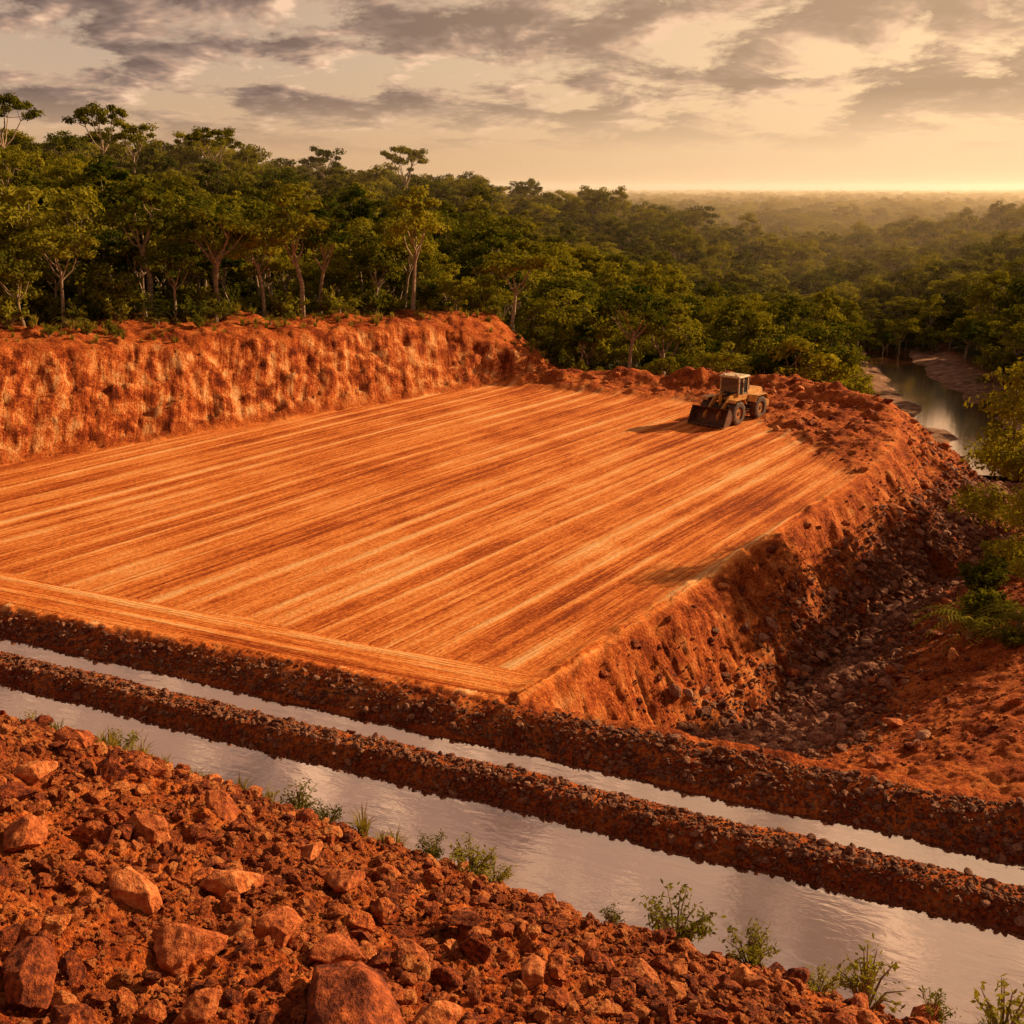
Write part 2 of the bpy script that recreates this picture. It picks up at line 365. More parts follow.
# ------------------------------------------------------------------ mesh helpers for plants
class Geo:
    def __init__(s): s.V=[];s.F4=[];s.m4=[];s.n=0
    def add(s,V,F,m):
        V=np.asarray(V,float);F=np.asarray(F,int); s.V.append(V); s.F4.append(F+s.n); s.m4.append(np.full(len(F),m)); s.n+=len(V)
    def tube(s,pts,rad,m=0,k=6):
        pts=np.asarray(pts,float); n=len(pts); V=[]
        for i in range(n):
            d=pts[min(i+1,n-1)]-pts[max(i-1,0)]; d/=np.linalg.norm(d)+1e-9
            u=np.cross(d,(0.3,1,.1)); u/=np.linalg.norm(u)+1e-9; v=np.cross(d,u)
            for j in range(k):
                a=2*math.pi*j/k; V.append(pts[i]+rad[i]*(math.cos(a)*u+math.sin(a)*v))
        F=[(i*k+j,i*k+(j+1)%k,(i+1)*k+(j+1)%k,(i+1)*k+j) for i in range(n-1) for j in range(k)]
        s.add(V,F,m)
    def leaves(s,C,N,size,m=1,asp=.5,r=rng):
        n=len(C); N=N/(np.linalg.norm(N,axis=1,keepdims=True)+1e-9)
        u=np.cross(N,r.normal(size=(n,3))); u/=np.linalg.norm(u,axis=1,keepdims=True)+1e-9; v=np.cross(N,u)
        sz=(size*(.6+.8*r.random(n)))[:,None]
        V=np.stack([C-u*sz,C+v*sz*asp,C+u*sz,C-v*sz*asp],1).reshape(-1,3)
        s.add(V,np.arange(4*n).reshape(-1,4),m)
    def mesh(s,name,mats,smooth=False):
        return mesh_from(name,np.concatenate(s.V),[np.concatenate(s.F4)],mats,smooth,np.concatenate(s.m4))
def make_tree(name,seed,h=9,cr=3.4,flat=.45,fork=.5,ncl=16,nl=280,ls=.22,clr=1.25,low=False,mat=None,lean=.3,lowp=.45,lowd=.4):
    r=np.random.default_rng(seed); g=Geo()
    top=np.array([r.normal()*lean,r.normal()*lean,h*fork])
    mid=top*.5+np.array([r.normal()*.15,r.normal()*.15,0]); mid[2]=h*fork*.5
    tr=h*.015+.02
    g.tube([(0,0,-1),(0,0,0),mid,top],[tr*1.6,tr*1.35,tr,tr*.8],0,7)
    cents=[]
    nb=5+int(r.integers(0,3))
    base_ang=r.random()*6.28
    for i in range(ncl):
        a=base_ang+i*2.39996; rad=cr*math.sqrt((i+.4)/ncl)*(.85+.25*r.random())
        rel=rad/cr
        zt=h-clr*.5-(h*(1-fork))*flat*rel**2*1.0+r.normal()*.06*h
        if low and r.random()<lowp: zt-=r.random()*h*lowd
        cents.append(np.array([math.cos(a)*rad+top[0],math.sin(a)*rad+top[1],zt]))
    limbs=[]
    for b in range(nb):
        a=base_ang+b*6.283/nb+r.normal()*.2; rad=cr*(.4+.2*r.random())
        e=np.array([top[0]+math.cos(a)*rad,top[1]+math.sin(a)*rad,h*(fork+(1-fork)*.5)+r.normal()*.04*h])
        st=top*(.72+.28*r.random()); m2=(st+e)/2+np.array([0,0,-.04*h])+r.normal(size=3)*.1
        g.tube([st,m2,e],[tr*.6,tr*.42,tr*.28],0,5); limbs.append(e)
    for c in cents:
        e=min(limbs,key=lambda q:np.linalg.norm(q-c)); m2=(e+c)/2+r.normal(size=3)*.12
        g.tube([e,m2,c],[tr*.26,tr*.16,tr*.06],0,4)
    for c in cents:
        q=clr*(.6+.7*r.random()); d=r.normal(size=(nl,3)); d/=np.linalg.norm(d,axis=1,keepdims=True)
        rad=(.35+.75*r.random(nl)**.6)[:,None]
        lump=1+.3*np.sin(d[:,:1]*5+seed)*np.cos(d[:,1:2]*4+c[0])
        C=c+d*rad*lump*np.array([q*1.15,q*1.15,q*.62])
        g.leaves(C,d+np.array([0,0,.6])+r.normal(size=(nl,3))*.55,ls,1,.5,r)
    return g.mesh(name,[M_BARK,mat or M_LEAF])
def make_shrub(name,seed,h=1.5,w=1.2,ns=14,nl=50,ls=.1,mat=None):
    r=np.random.default_rng(seed); g=Geo()
    for i in range(ns):
        a=r.random()*6.28; out=w*r.random()**.6*.8; e=np.array([math.cos(a)*out,math.sin(a)*out,h*(.5+.5*r.random())*(1-.35*out/w)])
        m2=e*.5+np.array([0,0,h*.12]); pts=np.array([(0,0,-.1),m2,e]); g.tube(pts,[.018*h+.004,.01*h+.003,.004],0,4)
        tpar=r.random(nl)**.7; c=np.where(tpar[:,None]<.5,m2*(tpar[:,None]*2),m2+(e-m2)*(tpar[:,None]*2-1))
        keep=tpar>.25; c=c[keep]; c=c+r.normal(size=c.shape)*.07*w
        g.leaves(c,r.normal(size=c.shape)+np.array([0,0,.8]),ls,1,.38,r)
    return g.mesh(name,[M_BARK,mat or M_LEAF2])
def make_tuft(name,seed,h=.5,n=60,w=.18):
    r=np.random.default_rng(seed); g=Geo()
    for i in range(n):
        a=r.random()*6.28; d=np.array([math.cos(a),math.sin(a),0]); p=d*r.random()*w*.5; lean=r.random()*.8; hh=h*(.5+.6*r.random())
        sd=np.array([-d[1],d[0],0])*.012*(h/.5)
        a1=p+d*lean*hh*.35+np.array([0,0,hh*.6]); a2=p+d*lean*hh+np.array([0,0,hh*(1-.35*lean)])
        g.add([p-sd,p+sd,a1+sd*.8,a1-sd*.8,a2,a2],[(0,1,2,3),(3,2,4,5)],0)
    return g.mesh(name,[M_GRASS])
def make_palm(name,seed,h=1.6,n=16):
    r=np.random.default_rng(seed); g=Geo(); g.tube([(0,0,-.3),(0,0,h*.35)],[.1*h,.07*h],0,6)
    for i in range(n):
        a=i*2.4; d=np.array([math.cos(a),math.sin(a),0]); L=h*(.8+.4*r.random()); up=.9*r.random()+.3
        pts=[np.array([0,0,h*.35])+d*L*t+np.array([0,0,L*(up*t-1.0*t*t)]) for t in np.linspace(0,1,8)]
        sd=np.array([-d[1],d[0],0])
        for k in range(1,8):
            p=pts[k];
            for sg in (-1,1):
                for q in (0,.5):
                    pp=p*(1-q)+pts[k-1]*q; e=pp+sg*sd*L*.28*(1.1-k/9)+d*L*.12+np.array([0,0,-.06*L]); wd=d*.03*L
                    g.add([pp-wd*.4,pp+wd,e,e],[(0,1,2,3)],1)
    return g.mesh(name,[M_BARK,M_LEAF2])
def make_rock(name,seed,mat,sub=3,flatz=.75):
    import bmesh
    r=np.random.default_rng(seed); bm=bmesh.new(); bmesh.ops.create_icosphere(bm,subdivisions=sub,radius=1)
    co=np.array([v.co[:] for v in bm.verts])
    for k in range(16):
        n=r.normal(size=3); n/=np.linalg.norm(n); hgt=.5+.35*r.random(); d=co@n; co=co-np.maximum(d-hgt,0)[:,None]*n*.95
    if sub>3:
        a1=fbm(co[:,0]*2.2+co[:,2]*1.3+seed,co[:,1]*2.2-co[:,2]*1.7,5,seed%4,.55); co*=(1+.14*a1)[:,None]
    else: co*=(1+.10*np.sin(co[:,[1]]*4+seed)*np.sin(co[:,[2]]*5)+.035*r.normal(size=(len(co),1)))
    co*=np.array([1.1+.3*r.random(),.8+.25*r.random(),flatz*(.8+.3*r.random())])
    for v,c in zip(bm.verts,co): v.co=c
    me=bpy.data.meshes.new(name); bm.to_mesh(me); bm.free(); me.materials.append(mat)
    me.polygons.foreach_set('use_smooth',np.full(len(me.polygons),sub>3)); return me

def proto_collection(name,meshes):
    c=bpy.data.collections.new(name)
    for i,m in enumerate(meshes):
        o=bpy.data.objects.new(m.name,m); c.objects.link(o)
    return c
def scatter(name,coll,P,rot,scl,idx):
    me=bpy.data.meshes.new(name); P=np.asarray(P,np.float32); n=len(P)
    me.vertices.add(n); me.vertices.foreach_set('co',P.ravel())
    a=me.attributes.new('irot','FLOAT_VECTOR','POINT'); a.data.foreach_set('vector',np.asarray(rot,np.float32).ravel())
    a=me.attributes.new('iscale','FLOAT_VECTOR','POINT'); a.data.foreach_set('vector',np.asarray(scl,np.float32).ravel())
    a=me.attributes.new('iidx','INT','POINT'); a.data.foreach_set('value',np.asarray(idx,np.int32))
    ng=bpy.data.node_groups.new(name+'_gn','GeometryNodeTree')
    ng.interface.new_socket('Geometry',in_out='INPUT',socket_type='NodeSocketGeometry'); ng.interface.new_socket('Geometry',in_out='OUTPUT',socket_type='NodeSocketGeometry')
    N=ng.nodes; gi=N.new('NodeGroupInput'); go=N.new('NodeGroupOutput'); iop=N.new('GeometryNodeInstanceOnPoints'); ci=N.new('GeometryNodeCollectionInfo')
    ci.inputs['Collection'].default_value=coll; ci.inputs['Separate Children'].default_value=True; ci.inputs['Reset Children'].default_value=True
    iop.inputs['Pick Instance'].default_value=True
    def na(nm,ty):
        q=N.new('GeometryNodeInputNamedAttribute'); q.data_type=ty; q.inputs['Name'].default_value=nm; return [o for o in q.outputs if o.enabled and o.name=='Attribute'][0]
    L=ng.links
    L.new(gi.outputs[0],iop.inputs['Points']); L.new(ci.outputs[0],iop.inputs['Instance']); L.new(na('iidx','INT'),iop.inputs['Instance Index'])
    L.new(na('irot','FLOAT_VECTOR'),iop.inputs['Rotation']); L.new(na('iscale','FLOAT_VECTOR'),iop.inputs['Scale']); L.new(iop.outputs[0],go.inputs[0])
    o=add_obj(name,me); md=o.modifiers.new('instances','NODES'); md.node_group=ng; return o
def z3(n,r=rng,tilt=.0): return np.stack([r.normal(size=n)*tilt,r.normal(size=n)*tilt,r.random(n)*6.283],1)

# ------------------------------------------------------------------ forest
trees=[make_tree('tree_proto_a',1,9,3.2,.5,.45,16,135,.24,1.15,True),
       make_tree('tree_proto_b',2,10.5,2.7,.7,.45,15,135,.24,1.1,True),
       make_tree('tree_proto_c',3,8.5,3.4,.35,.55,16,135,.24,1.0),
       make_tree('tree_proto_d',4,11,3.9,.3,.62,18,130,.24,1.0),
       make_tree('tree_proto_e',5,8,2.6,.9,.30,16,135,.24,1.2,True),
       make_tree('tree_proto_f',6,12,2.8,.6,.55,15,130,.24,1.05)]
forest_c=proto_collection('forest_tree_kinds',trees)
umb=[make_tree('umbrella_tree',11,13,4.6,.22,.66,20,170,.20,.85,lean=.5),make_tree('umbrella_tree_b',12,12,4.0,.28,.7,17,170,.20,.85,lean=.7)]
def scatter_pts(x0,x1,y0,y1,sp,r=rng,jit=.48):
    gx=np.arange(x0,x1,sp); gy=np.arange(y0,y1,sp*.87); A,B=np.meshgrid(gx,gy); A=A+(np.arange(len(gy))%2)[:,None]*sp*.5
    A=A.ravel()+r.uniform(-jit,jit,A.size)*sp; B=B.ravel()+r.uniform(-jit,jit,B.size)*sp; return A,B
def forest_points(sp,ymin,ymax):
    x,y=scatter_pts(-ymax*.75-40,ymax*.75+40,ymin,ymax,sp)
    k=(np.abs(x)<y*.54+20); x=x[k];y=y[k]
    t=terrain(x,y,False); vdd=dist_line(VXY,x,y)
    rim=np.where(t['nat']>0,t['nat'],-t['nat'])
    ok=(t['dn']>rim+4.0)&(vdd>np.where(y<178,np.where(y<125,13,9.5),0))&(t['s']>34)
    ok&=~((x>8)&(vdd<15)&(y<95))&~((x>8)&(y<66))
    return x[ok],y[ok],t['z'][ok]
x1,y1,zz1=forest_points(3.6,45,230)
x2,y2,zz2=forest_points(5.4,230,520)
x3,y3,zz3=forest_points(15,520,1500)
x4,y4,zz4=forest_points(38,1500,3800)
P=np.concatenate([np.stack(q,1) for q in ((x1,y1,zz1),(x2,y2,zz2),(x3,y3,zz3),(x4,y4,zz4))])
n=len(P); sc=np.concatenate([(.36+.52*rng.random(len(x1))**1.3)*(.85+.4*(vnoise(x1*.06,y1*.06,4))),.5+.6*rng.random(len(x2)),rng.uniform(1.3,2.2,len(x3)),rng.uniform(3,4.6,len(x4))])
S3=np.stack([sc*rng.uniform(.9,1.25,n),sc*rng.uniform(.9,1.25,n),np.minimum(sc,1.4)*rng.uniform(.85,1.1,n)],1)
print('trees',n,time.time()-T0)
scatter('forest',forest_c,P,z3(n,tilt=.05),S3,rng.integers(0,6,n))
shr=[make_shrub('shrub_proto_a',21,2.2,1.8,18,30,.20),make_shrub('shrub_proto_b',22,1.8,1.5,16,30,.18),make_palm('shrub_proto_c',23,2.0,18),make_shrub('shrub_proto_d',24,2.8,1.5,18,30,.20)]
shr_c=proto_collection('shrub_kinds',shr)
x,y=scatter_pts(-95,110,40,135,2.1)
t=terrain(x,y,False); vdd=dist_line(VXY,x,y); rim=np.abs(t['nat'])
edge=t['dn']-rim
ok=(edge>1.6)&(vdd>9)&(t['s']>36)&(np.abs(x)<y*.54+12)&(rng.random(len(x))<np.where(y<112,.8,.2))
ok&=~((x>8)&(vdd<10)&(y<80))&~((x>8)&(y<62)&(rng.random(len(x))<.85))
x=x[ok];y=y[ok];P=np.stack([x,y,t['z'][ok]-.05],1);n=len(P);sc=rng.uniform(.4,1.1,n)*np.where(edge[ok]<4,.6,1)
scatter('understorey_shrubs',shr_c,P,z3(n),np.stack([sc]*3,1),rng.integers(0,4,n))
for i,(x,y,s,w) in enumerate([(-84,190,1.25,0),(-98,205,1.35,1),(-76,215,1.2,0),(-68,205,1.1,1),(-22,240,1.15,0),(-66,240,1.0,1),(-60,135,.8,1),(-48,120,.6,0),(-110,215,1.2,0),(4,262,.85,1),(-40,240,1.0,1),(-92,175,1.35,1),(-56,220,1.1,0)]):
    add_obj('umbrella_tree',umb[w],(x,y,float(Hz(x,y)[0])-.1),(0,0,i*1.7),(s,s,s*1.1))
rt=make_tree('hillside_tree',31,9.5,3.8,.8,.35,34,420,.13,1.0,True,M_LEAF,lowp=.5,lowd=.5)
for x,y,s,rz in [(26.6,51.5,1.12,.3),(37,64,1.0,2.0),(21.0,39.2,.64,4.4)]:
    add_obj('hillside_tree',rt,(x,y,float(Hz(x,y)[0])-.1),(0,0,rz),(s,s,s))
pm=make_palm('hillside_bush',33,1.5,26); 
sh2=make_shrub('hillside_bush_b',34,1.6,1.3,40,110,.10)
for x,y,s,m_ in [(17.4,38.6,1.25,pm),(18.3,39.6,1.0,sh2),(20,44,1.1,sh2),(23,48.5,1.2,sh2),(17.6,36.0,.6,sh2),(22,46.5,.9,pm),(18.6,37.4,1.0,pm)]:
    add_obj('hillside_bush',m_,(x,y,float(Hz(x,y)[0])-.05),(0,0,x),(s,s,s))
wd=[make_shrub('canal_weed',41,1.0,.75,26,34,.045),make_shrub('canal_weed_b',42,.9,.6,20,26,.04)]
for i,(x,y,s) in enumerate([(3.5,19.9,1.5),(7.0,18.1,1.7),(-.9,22.1,1.25),(-5.4,24.6,1.3),(-11,27.5,1.2),(2.2,20.6,.8),(4.9,19.0,1.1),(9.5,17.5,1.9),(6.2,18.6,.8),(8.2,17.7,1.1),(-.4,21.7,.8),(-6.2,24.9,.8),(-4.6,24.0,.9),(-13.8,28.3,1.2),(-1.9,22.5,.8)]):
    add_obj('canal_weed',wd[i%2],(x,y,float(Hz(x,y)[0])-.03),(0,0,i*1.3),(s,s,s))
tf=[make_tuft('grass_tuft_a',51),make_tuft('grass_tuft_b',52,.7,50),make_tuft('grass_tuft_c',53,.4,40)]
tf_c=proto_collection('grass_tuft_kinds',tf)
l=rng.uniform(-45,12,300); s_=np.interp(l,[-40,-19,-11,-1,20],[21.0,20.8,20.3,19.7,19.5])-np.abs(rng.normal(size=300))*.6
x=SD[0]*l+SN[0]*s_; y=SD[1]*l+SN[1]*s_
m=vnoise(l*.4,l*0,3)>.45; x=x[m];y=y[m]
xb,yb=scatter_pts(-60,5,60,100,.9); t=terrain(xb,yb,False); e=t['dn']-np.abs(t['nat']); k=(e>.3)&(e<6)&(t['nat']>1)&(rng.random(len(xb))<.45)
x=np.concatenate([x,xb[k]]);y=np.concatenate([y,yb[k]]);n=len(x); sc=rng.uniform(.6,1.3,n)
scatter('grass',tf_c,np.stack([x,y,Hz(x,y)-.02],1),z3(n),np.stack([sc]*3,1),rng.integers(0,3,n))
print('plants',time.time()-T0)

# ------------------------------------------------------------------ rocks
rr_=proto_collection('laterite_rock_kinds',[make_rock('laterite_rock_%s'%c,60+i,M_ROCKR,3) for i,c in enumerate('abcdef')])
rg_=proto_collection('river_stone_kinds',[make_rock('river_stone_%s'%c,70+i,M_ROCKG,2) for i,c in enumerate('abcdef')])
def rock_scatter(name,coll,x,y,size,sink=.25):
    n=len(x); sc=size*1.0; P=np.stack([x,y,Hz(x,y)+sc*sink],1)
    s3=sc[:,None]*rng.uniform(.75,1.2,(n,3)); scatter(name,coll,P,z3(n,tilt=.35),s3,rng.integers(0,6,n))
n=65000; l=rng.uniform(-26,8,n); s_=rng.uniform(4,20.8,n); x=SD[0]*l+SN[0]*s_; y=SD[1]*l+SN[1]*s_
k=(np.abs(x)<y*.56+1)&(y>5)&(vnoise(x*.5,y*.5,2)+rng.random(n)*.8>.45); x=x[k];y=y[k]
sz=.018*(rng.pareto(1.65,len(x))+1); sz=np.minimum(sz,.15+.22*rng.random(len(x))**3)
se=terrain(x,y,False); k=se['s']<se['se']+.2
rock_scatter('foreground_rubble',rr_,x[k],y[k],sz[k],.42)
n=34000; l=rng.uniform(-48,26,n); s_=np.where(rng.random(n)<.45,rng.normal(24.2,.42,n),rng.uniform(26.1,27.6,n)); s_=np.where(rng.random(n)<.04,rng.normal(23.3,.3,n),s_)
x=SD[0]*l+SN[0]*s_; y=SD[1]*l+SN[1]*s_; t=terrain(x,y,False)
pr=np.where((s_>26.9)&(l<-11),.25,1); pr=np.where(t['pad']>.3,0,pr)
k=(t['z']>-1.05)&(rng.random(n)<pr)&~((s_>24.98)&(s_<26.0)); sz=np.minimum(.032*(rng.pareto(2.7,k.sum())+1),.15)
rock_scatter('canal_bank_rubble',rg_,x[k],y[k],sz,.2)
n=26000; seg=rng.random(n)**1.3*5.0; VV=np.array(VALLEY); i=seg.astype(int); f=seg-i
px=VV[i,0]*(1-f)+VV[i+1,0]*f; py=VV[i,1]*(1-f)+VV[i+1,1]*f
off=rng.normal(size=n)*(1.3+.25*seg); ang=rng.random(n)*6.283; x=px+np.cos(ang)*off; y=py+np.sin(ang)*off; t=terrain(x,y,False)
k=(t['dn']>1.2)&(t['s']>27.5); x=x[k];y=y[k]; sz=np.minimum(.05*(rng.pareto(2.3,len(x))+1),.30)
rock_scatter('gully_stones',rg_,x,y,sz,.3)
n=50000; x=rng.uniform(-45,36,n); y=rng.uniform(28,92,n); t=terrain(x,y,False); k=(t['pad']<.2)&(t['dn']>-6)&(t['s']>27.3)&(t['nat']-t['z']>-.3)&(t['forest']<.5)&(t['terr']<.2)&(rng.random(n)<.4); k|=(t['rough']>.3)&(rng.random(n)<.5)
k|=(x>3)&(t['dn']>.2)&(t['s']>28)&(y<75)
x=x[k];y=y[k]; sz=np.minimum(.032*(rng.pareto(1.9,len(x))+1),.34); rock_scatter('soil_clods',rr_,x,y,sz,.15)
bl=[make_rock('boulder_%d'%i,90+i,M_BOULD,5,.7) for i in range(5)]
for i,(x,y,r) in enumerate([(-4.25,12.2,.50),(-1.98,10.9,.78),(-4.5,15.2,.50),(-5.46,13.8,.44),(-3.47,13.6,.44),(-2.48,13.1,.42),(-5.35,10.3,.38),(-1.02,11.5,.40),(-6.6,17.3,.44),(-7.4,14.6,.38),(-2.9,16.5,.38),(-5.9,19.5,.42),(-8.8,18,.42),(-9.5,21.5,.42),(.3,14.2,.30),(-.8,15.8,.30),(2.3,15.6,.26),(-3.6,10.4,.3),(-4.7,9.6,.28),(-10.5,24,.4),(-3.9,18.3,.34),(-1.6,14.4,.3),(1.4,17.0,.24),(4.4,16.6,.22),(-7.9,20.8,.3)]):
    add_obj('boulder',bl[i%5],(x,y,float(Hz(x,y)[0])+r*.42),(.2*math.sin(i*3),.25*math.cos(i*2),i*1.9),(r,r,r))
print('rocks',time.time()-T0)

# ------------------------------------------------------------------ wheel loader
DIRT=(.34,.12,.04)
M_Y=simple('dusty_ochre_paint',(.60,.28,.05),.5,var=.25,dirt=DIRT); M_DK=simple('dark_steel',(.05,.035,.028),.6,.3,dirt=(.20,.075,.03)); M_TY=simple('tyre_rubber',(.03,.026,.024),.85,dirt=(.16,.06,.028))
M_GL=simple('cab_glass',(.03,.035,.04),.05,0,.8,var=.1); M_WH=simple('cab_roof_paint',(.55,.40,.22),.5,dirt=(.34,.16,.07)); M_LT=simple('lamp_lens',(.8,.75,.6),.1)
import bmesh
root=bpy.data.objects.new('wheel_loader',None); scene.collection.objects.link(root)
def part(name,bm,mat,loc=(0,0,0),rot=(0,0,0),bev=.03):
    if bev:
        bmesh.ops.bevel(bm,geom=bm.edges[:],offset=bev,segments=2,affect='EDGES',clamp_overlap=True)
    me=bpy.data.meshes.new(name); bm.to_mesh(me); bm.free(); me.materials.append(mat)
    return add_obj(name,me,loc,rot,parent=root)
def box(name,x0,x1,y0,y1,z0,z1,mat,bev=.03,taper=None):
    bm=bmesh.new(); v=[]
    for z in (z0,z1):
        for (x,y) in ((x0,y0),(x1,y0),(x1,y1),(x0,y1)):
            if taper and z==z1:
                cx,cy=(x0+x1)/2,(y0+y1)/2; x=cx+(x-cx)*taper[0]+ (taper[2] if len(taper)>2 else 0); y=cy+(y-cy)*taper[1]
            v.append(bm.verts.new((x,y,z)))
    for f in ((3,2,1,0),(4,5,6,7),(0,1,5,4),(1,2,6,5),(2,3,7,6),(3,0,4,7)): bm.faces.new([v[i] for i in f])
    return part(name,bm,mat,bev=bev)
def prism(name,prof,y0,y1,mat,bev=.02):
    bm=bmesh.new(); a=[bm.verts.new((x,y0,z)) for x,z in prof]; b=[bm.verts.new((x,y1,z)) for x,z in prof]; n=len(prof)
    bm.faces.new(a); bm.faces.new(b[::-1])
    for i in range(n): bm.faces.new((a[i],b[i],b[(i+1)%n],a[(i+1)%n]))
    bmesh.ops.recalc_face_normals(bm,faces=bm.faces[:]); return part(name,bm,mat,bev=bev)
def wheel(name,x,y,r=.80,w=.56):
    bm=bmesh.new(); prof=[(.25*r,-.30*w),(.52*r,-.34*w),(.56*r,-.48*w),(.80*r,-.5*w),(.95*r,-.44*w),(1.0*r,-.3*w),(1.0*r,.3*w),(.95*r,.44*w),(.80*r,.5*w),(.56*r,.48*w),(.52*r,.34*w),(.25*r,.30*w)]
    N=48; rings=[]
    for i in range(N):
        a=6.28318*i/N; rings.append([bm.verts.new((math.cos(a)*q*(1+(.045 if (i%4<2 and q>.93*r) else 0)),yy,math.sin(a)*q*(1+(.045 if (i%4<2 and q>.93*r) else 0)))) for q,yy in prof])
    for i in range(N):
        A,B=rings[i],rings[(i+1)%N]
        for j in range(len(prof)-1): bm.faces.new((A[j],A[j+1],B[j+1],B[j]))
    bmesh.ops.recalc_face_normals(bm,faces=bm.faces[:])
    part(name+'_tyre',bm,M_TY,(x,y,r),bev=0)
    bm=bmesh.new(); bmesh.ops.create_cone(bm,cap_ends=True,segments=24,radius1=.5*r,radius2=.42*r,depth=w*.66); bmesh.ops.rotate(bm,verts=bm.verts,matrix=Matrix.Rotation(math.pi/2,3,'X')); part(name+'_rim',bm,M_Y,(x,y,r),bev=.02)
    bm=bmesh.new(); bmesh.ops.create_cone(bm,cap_ends=True,segments=16,radius1=.2*r,radius2=.2*r,depth=w*.8); bmesh.ops.rotate(bm,verts=bm.verts,matrix=Matrix.Rotation(math.pi/2,3,'X')); part(name+'_hub',bm,M_DK,(x,y,r),bev=.02)
for nm,x,y in (('wheel_front_left',1.35,1.08),('wheel_front_right',1.35,-1.08),('wheel_rear_left',-1.55,1.08),('wheel_rear_right',-1.55,-1.08)): wheel(nm,x,y)
box('rear_chassis',-2.6,-.15,-.55,.55,.55,1.15,M_DK); box('front_chassis',.05,2.05,-.5,.5,.55,1.25,M_DK)
box('axle_front',1.2,1.5,-1.0,1.0,.66,.94,M_DK); box('axle_rear',-1.7,-1.4,-1.0,1.0,.66,.94,M_DK)
box('engine_hood',-2.95,-.72,-.72,.72,1.152,2.02,M_Y,.07,(.93,.86,.03)); box('radiator_grille',-3.03,-2.955,-.55,.55,1.22,1.85,M_DK,.01)
box('counterweight',-3.2,-2.62,-1.05,.0+1.05,.62,1.148,M_Y,.06)
for sg,nm in ((1,'left'),(-1,'right')):
    for k in range(5): box('hood_vent_%s_%d'%(nm,k),-2.5+k*.28,-2.36+k*.28,sg*.725-.02,sg*.725+.02,1.3,1.7,M_DK,.004)
    prism('rear_fender_%s'%nm,[(-2.45,1.35),(-2.2,1.74),(-.95,1.74),(-.62,1.3),(-.68,1.28),(-.98,1.68),(-2.17,1.68),(-2.39,1.33)],min(sg*.72,sg*1.38),max(sg*.72,sg*1.38),M_Y,.01)
    prism('front_fender_%s'%nm,[(.5,1.35),(.72,1.76),(1.95,1.76),(2.1,1.6),(2.06,1.56),(1.92,1.70),(.75,1.70),(.56,1.33)],min(sg*.78,sg*1.36),max(sg*.78,sg*1.36),M_Y,.01)
    prism('lift_arm_%s'%nm,[(.35,1.75),(.5,2.0),(1.5,1.85),(2.9,.75),(2.85,.5),(2.6,.55),(1.35,1.5),(.5,1.65)],sg*.52-.07,sg*.52+.07,M_Y,.02)
    for k in range(3): box('step_%s_%d'%(nm,k),-.5,-.1,sg*1.0-.12,sg*1.0+.12,.55+k*.3,.59+k*.3,M_DK,.01)
    box('handrail_%s'%nm,-.06,-.02,sg*1.08-.02,sg*1.08+.02,.6,1.9,M_DK,.008)
    box('mirror_%s'%nm,.62,.66,sg*1.02-.1,sg*1.02+.1,2.45,2.8,M_DK,.01); box('mirror_bracket_%s'%nm,.62,.66,min(sg*.76,sg*.93),max(sg*.76,sg*.93),2.7,2.74,M_DK,.008)
    box('headlamp_%s'%nm,.5,.62,sg*.48-.1,sg*.48+.1,3.143,3.27,M_LT,.02)
    box('cylinder_lift_%s'%nm,.7,1.7,sg*.3-.07,sg*.3+.07,1.26,1.42,M_DK,.02)
box('z_linkage',1.5,1.8,-.08,.08,1.252,2.0,M_Y,.03,(.7,1,.1)); box('tilt_cylinder',.55,1.55,-.06,.06,1.75,1.9,M_DK,.02)
box('cab_floor',-.7,.65,-.78,.78,1.2,1.42,M_DK,.03); box('cab_lower',-.66,.6,-.74,.74,1.424,1.85,M_Y,.03)
for x in (-.62,.0,.54):
    for y in (-.7,.7): box('cab_pillar',x-.05,x+.05,y-.05,y+.05,1.855,3.0,M_WH,.01)
box('cab_roof',-.78,.72,-.84,.84,3.004,3.14,M_WH,.05,(.94,.94))
box('glass_left',-.56,.48,.69,.71,1.86,2.995,M_GL,0); box('glass_right',-.56,.48,-.71,-.69,1.86,2.995,M_GL,0); box('glass_front',.53,.55,-.64,.64,1.86,2.995,M_GL,0); box('glass_rear',-.63,-.61,-.64,.64,1.86,2.995,M_GL,0)
bm=bmesh.new(); bmesh.ops.create_cone(bm,cap_ends=True,segments=14,radius1=.075,radius2=.07,depth=1.1); part('exhaust_stack',bm,M_DK,(-1.35,.35,2.5),bev=0)
bm=bmesh.new(); bmesh.ops.create_cone(bm,cap_ends=True,segments=14,radius1=.13,radius2=.13,depth=.4); part('air_cleaner',bm,M_DK,(-1.1,-.35,2.2),bev=.02)
arc=[(3.35+.0,.12)]+[(3.0-.62*math.cos(a),.72+.6*math.sin(a)) for a in np.linspace(-1.5,1.35,9)]
inn=[(3.0-.55*math.cos(a),.72+.53*math.sin(a)) for a in np.linspace(1.3,-1.4,9)]+[(3.33,.17)]
prism('bucket_shell',arc+inn,-1.4,1.4,M_DK,0)
for sg in (-1,1): prism('bucket_side',[(3.5,.13),(2.95,.13),(2.55,.4),(2.42,.75),(2.55,1.1),(2.9,1.3)],sg*1.4-.03,sg*1.4+.03,M_DK,.008)
for k in range(8): box('bucket_tooth_%d'%k,3.3,3.56,-1.25+k*.35-.04,-1.25+k*.35+.04,.1,.17,M_DK,.01)
lx,ly=14.8,72.6
root.location=(lx,ly,float(Hz(lx,ly)[0])-.02); root.rotation_euler=(0,0,math.atan2(-.74,-.66)); root.scale=(.97,.97,.97)

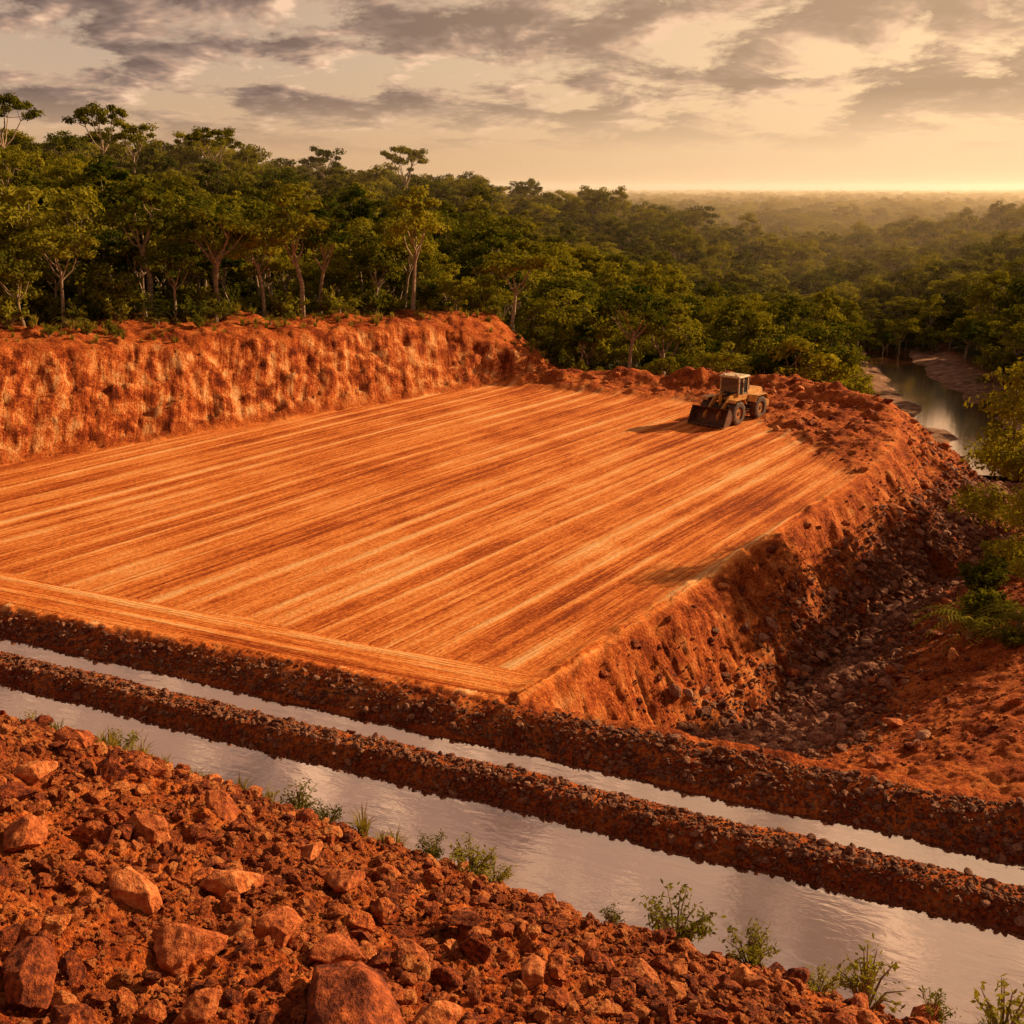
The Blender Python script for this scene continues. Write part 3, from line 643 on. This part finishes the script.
# ------------------------------------------------------------------ haze over the distant plain
bm=bmesh.new(); bmesh.ops.create_cube(bm,size=1); me=bpy.data.meshes.new('valley_haze'); bm.to_mesh(me); bm.free()
hm=bpy.data.materials.new('haze_air'); hm.use_nodes=True; ht=NT(hm.node_tree); hm.node_tree.nodes.remove(hm.node_tree.nodes['Principled BSDF'])
vs=ht.node('ShaderNodeVolumeScatter'); vs.inputs['Color'].default_value=(1,.78,.54,1); vs.inputs['Density'].default_value=.00062; vs.inputs['Anisotropy'].default_value=.4
ht.link(vs.outputs[0],ht.n['Material Output'].inputs['Volume']); me.materials.append(hm)
add_obj('valley_haze',me,(0,2180,0),(0,0,0),(5000,4000,44))

# ------------------------------------------------------------------ sun, sky
sl=bpy.data.lights.new('sun','SUN'); sl.energy=8.4; sl.angle=math.radians(.6); sl.color=(1,.66,.35)
so=bpy.data.objects.new('sun',sl); scene.collection.objects.link(so); so.rotation_euler=Vector(SUNV).to_track_quat('Z','Y').to_euler(); so.location=(60,30,60)
w=bpy.data.worlds.new('World'); scene.world=w; w.use_nodes=True; t=NT(w.node_tree); bg=t.n['Background']
sky=t.node('ShaderNodeTexSky'); sky.sky_type='NISHITA'; sky.sun_disc=False; sky.sun_elevation=SUN_EL; sky.sun_rotation=SUN_AZ; sky.dust_density=4; sky.air_density=1.6
tc=t.node('ShaderNodeTexCoord'); D=tc.outputs['Generated']; sp=t.node('ShaderNodeSeparateXYZ'); t.link(D,sp.inputs[0]); dz=t.math('MAXIMUM',sp.outputs[2],0)
den=t.math('DIVIDE',t.math('ADD',dz,.115),t.math('ADD',t.math('MULTIPLY',dz,1.7),.80)); px=t.math('DIVIDE',sp.outputs[0],den); py=t.math('DIVIDE',sp.outputs[1],den)
def cloudn(ox,oy,det):
    cv=t.comb(t.math('ADD',px,ox+7.7),t.math('ADD',py,oy+2.1))
    return t.math('ADD',t.math('MULTIPLY',t.noise(cv,2.3,det,.62,.15,dim='2D'),.72),t.math('MULTIPLY',t.noise(cv,.7,1,.5,dim='2D'),.28))
n1=cloudn(0,0,6); n2=cloudn(.07,.05,4)
cover=t.fr(n1,.44,.52)
cover=t.math('MULTIPLY',cover,t.fr(dz,.025,.075))
lit=t.math('ADD',t.math('MULTIPLY',t.math('SUBTRACT',n1,n2),5.5),t.fr(n1,.60,.46,.0,.65),clamp=True)
glow=t.fr(t.dot(D,(math.sin(math.radians(30)),math.cos(math.radians(30)),.05)),.66,1.0)
glow=t.math('MULTIPLY',glow,glow)
grad=t.ramp(dz,[(0,(.80,.45,.22)),(.05,(.80,.51,.30)),(.10,(.70,.49,.34)),(.2,(.60,.40,.29)),(.42,(.56,.33,.22)),(.7,(.34,.22,.18)),(1,(.13,.12,.15))])
grad=t.mix(glow,grad,(1.30,.86,.47))
nis=t.vmath('MULTIPLY',sky.outputs[0],(.07,.07,.07))
base=t.mix(.84,nis,grad)
ccol=t.ramp(lit,[(0,(.18,.115,.098)),(.35,(.30,.20,.16)),(.65,(.58,.36,.25)),(1,(1.05,.69,.45))])
ccol=t.mix(t.math('MULTIPLY',glow,.5),ccol,(.95,.60,.33))
fin=t.mix(t.math('MULTIPLY',cover,.92),base,ccol)
t.link(fin,bg.inputs[0]); bg.inputs[1].default_value=.95
cam=bpy.data.cameras.new('camera'); co=bpy.data.objects.new('camera',cam); scene.collection.objects.link(co)
cam.sensor_width=36; cam.lens=36*F_PX/1024; cam.clip_start=.1; cam.clip_end=20000
co.location=(0,0,CAM_H); co.rotation_euler=(math.pi/2-PITCH,0,0); scene.camera=co
print('done',time.time()-T0)
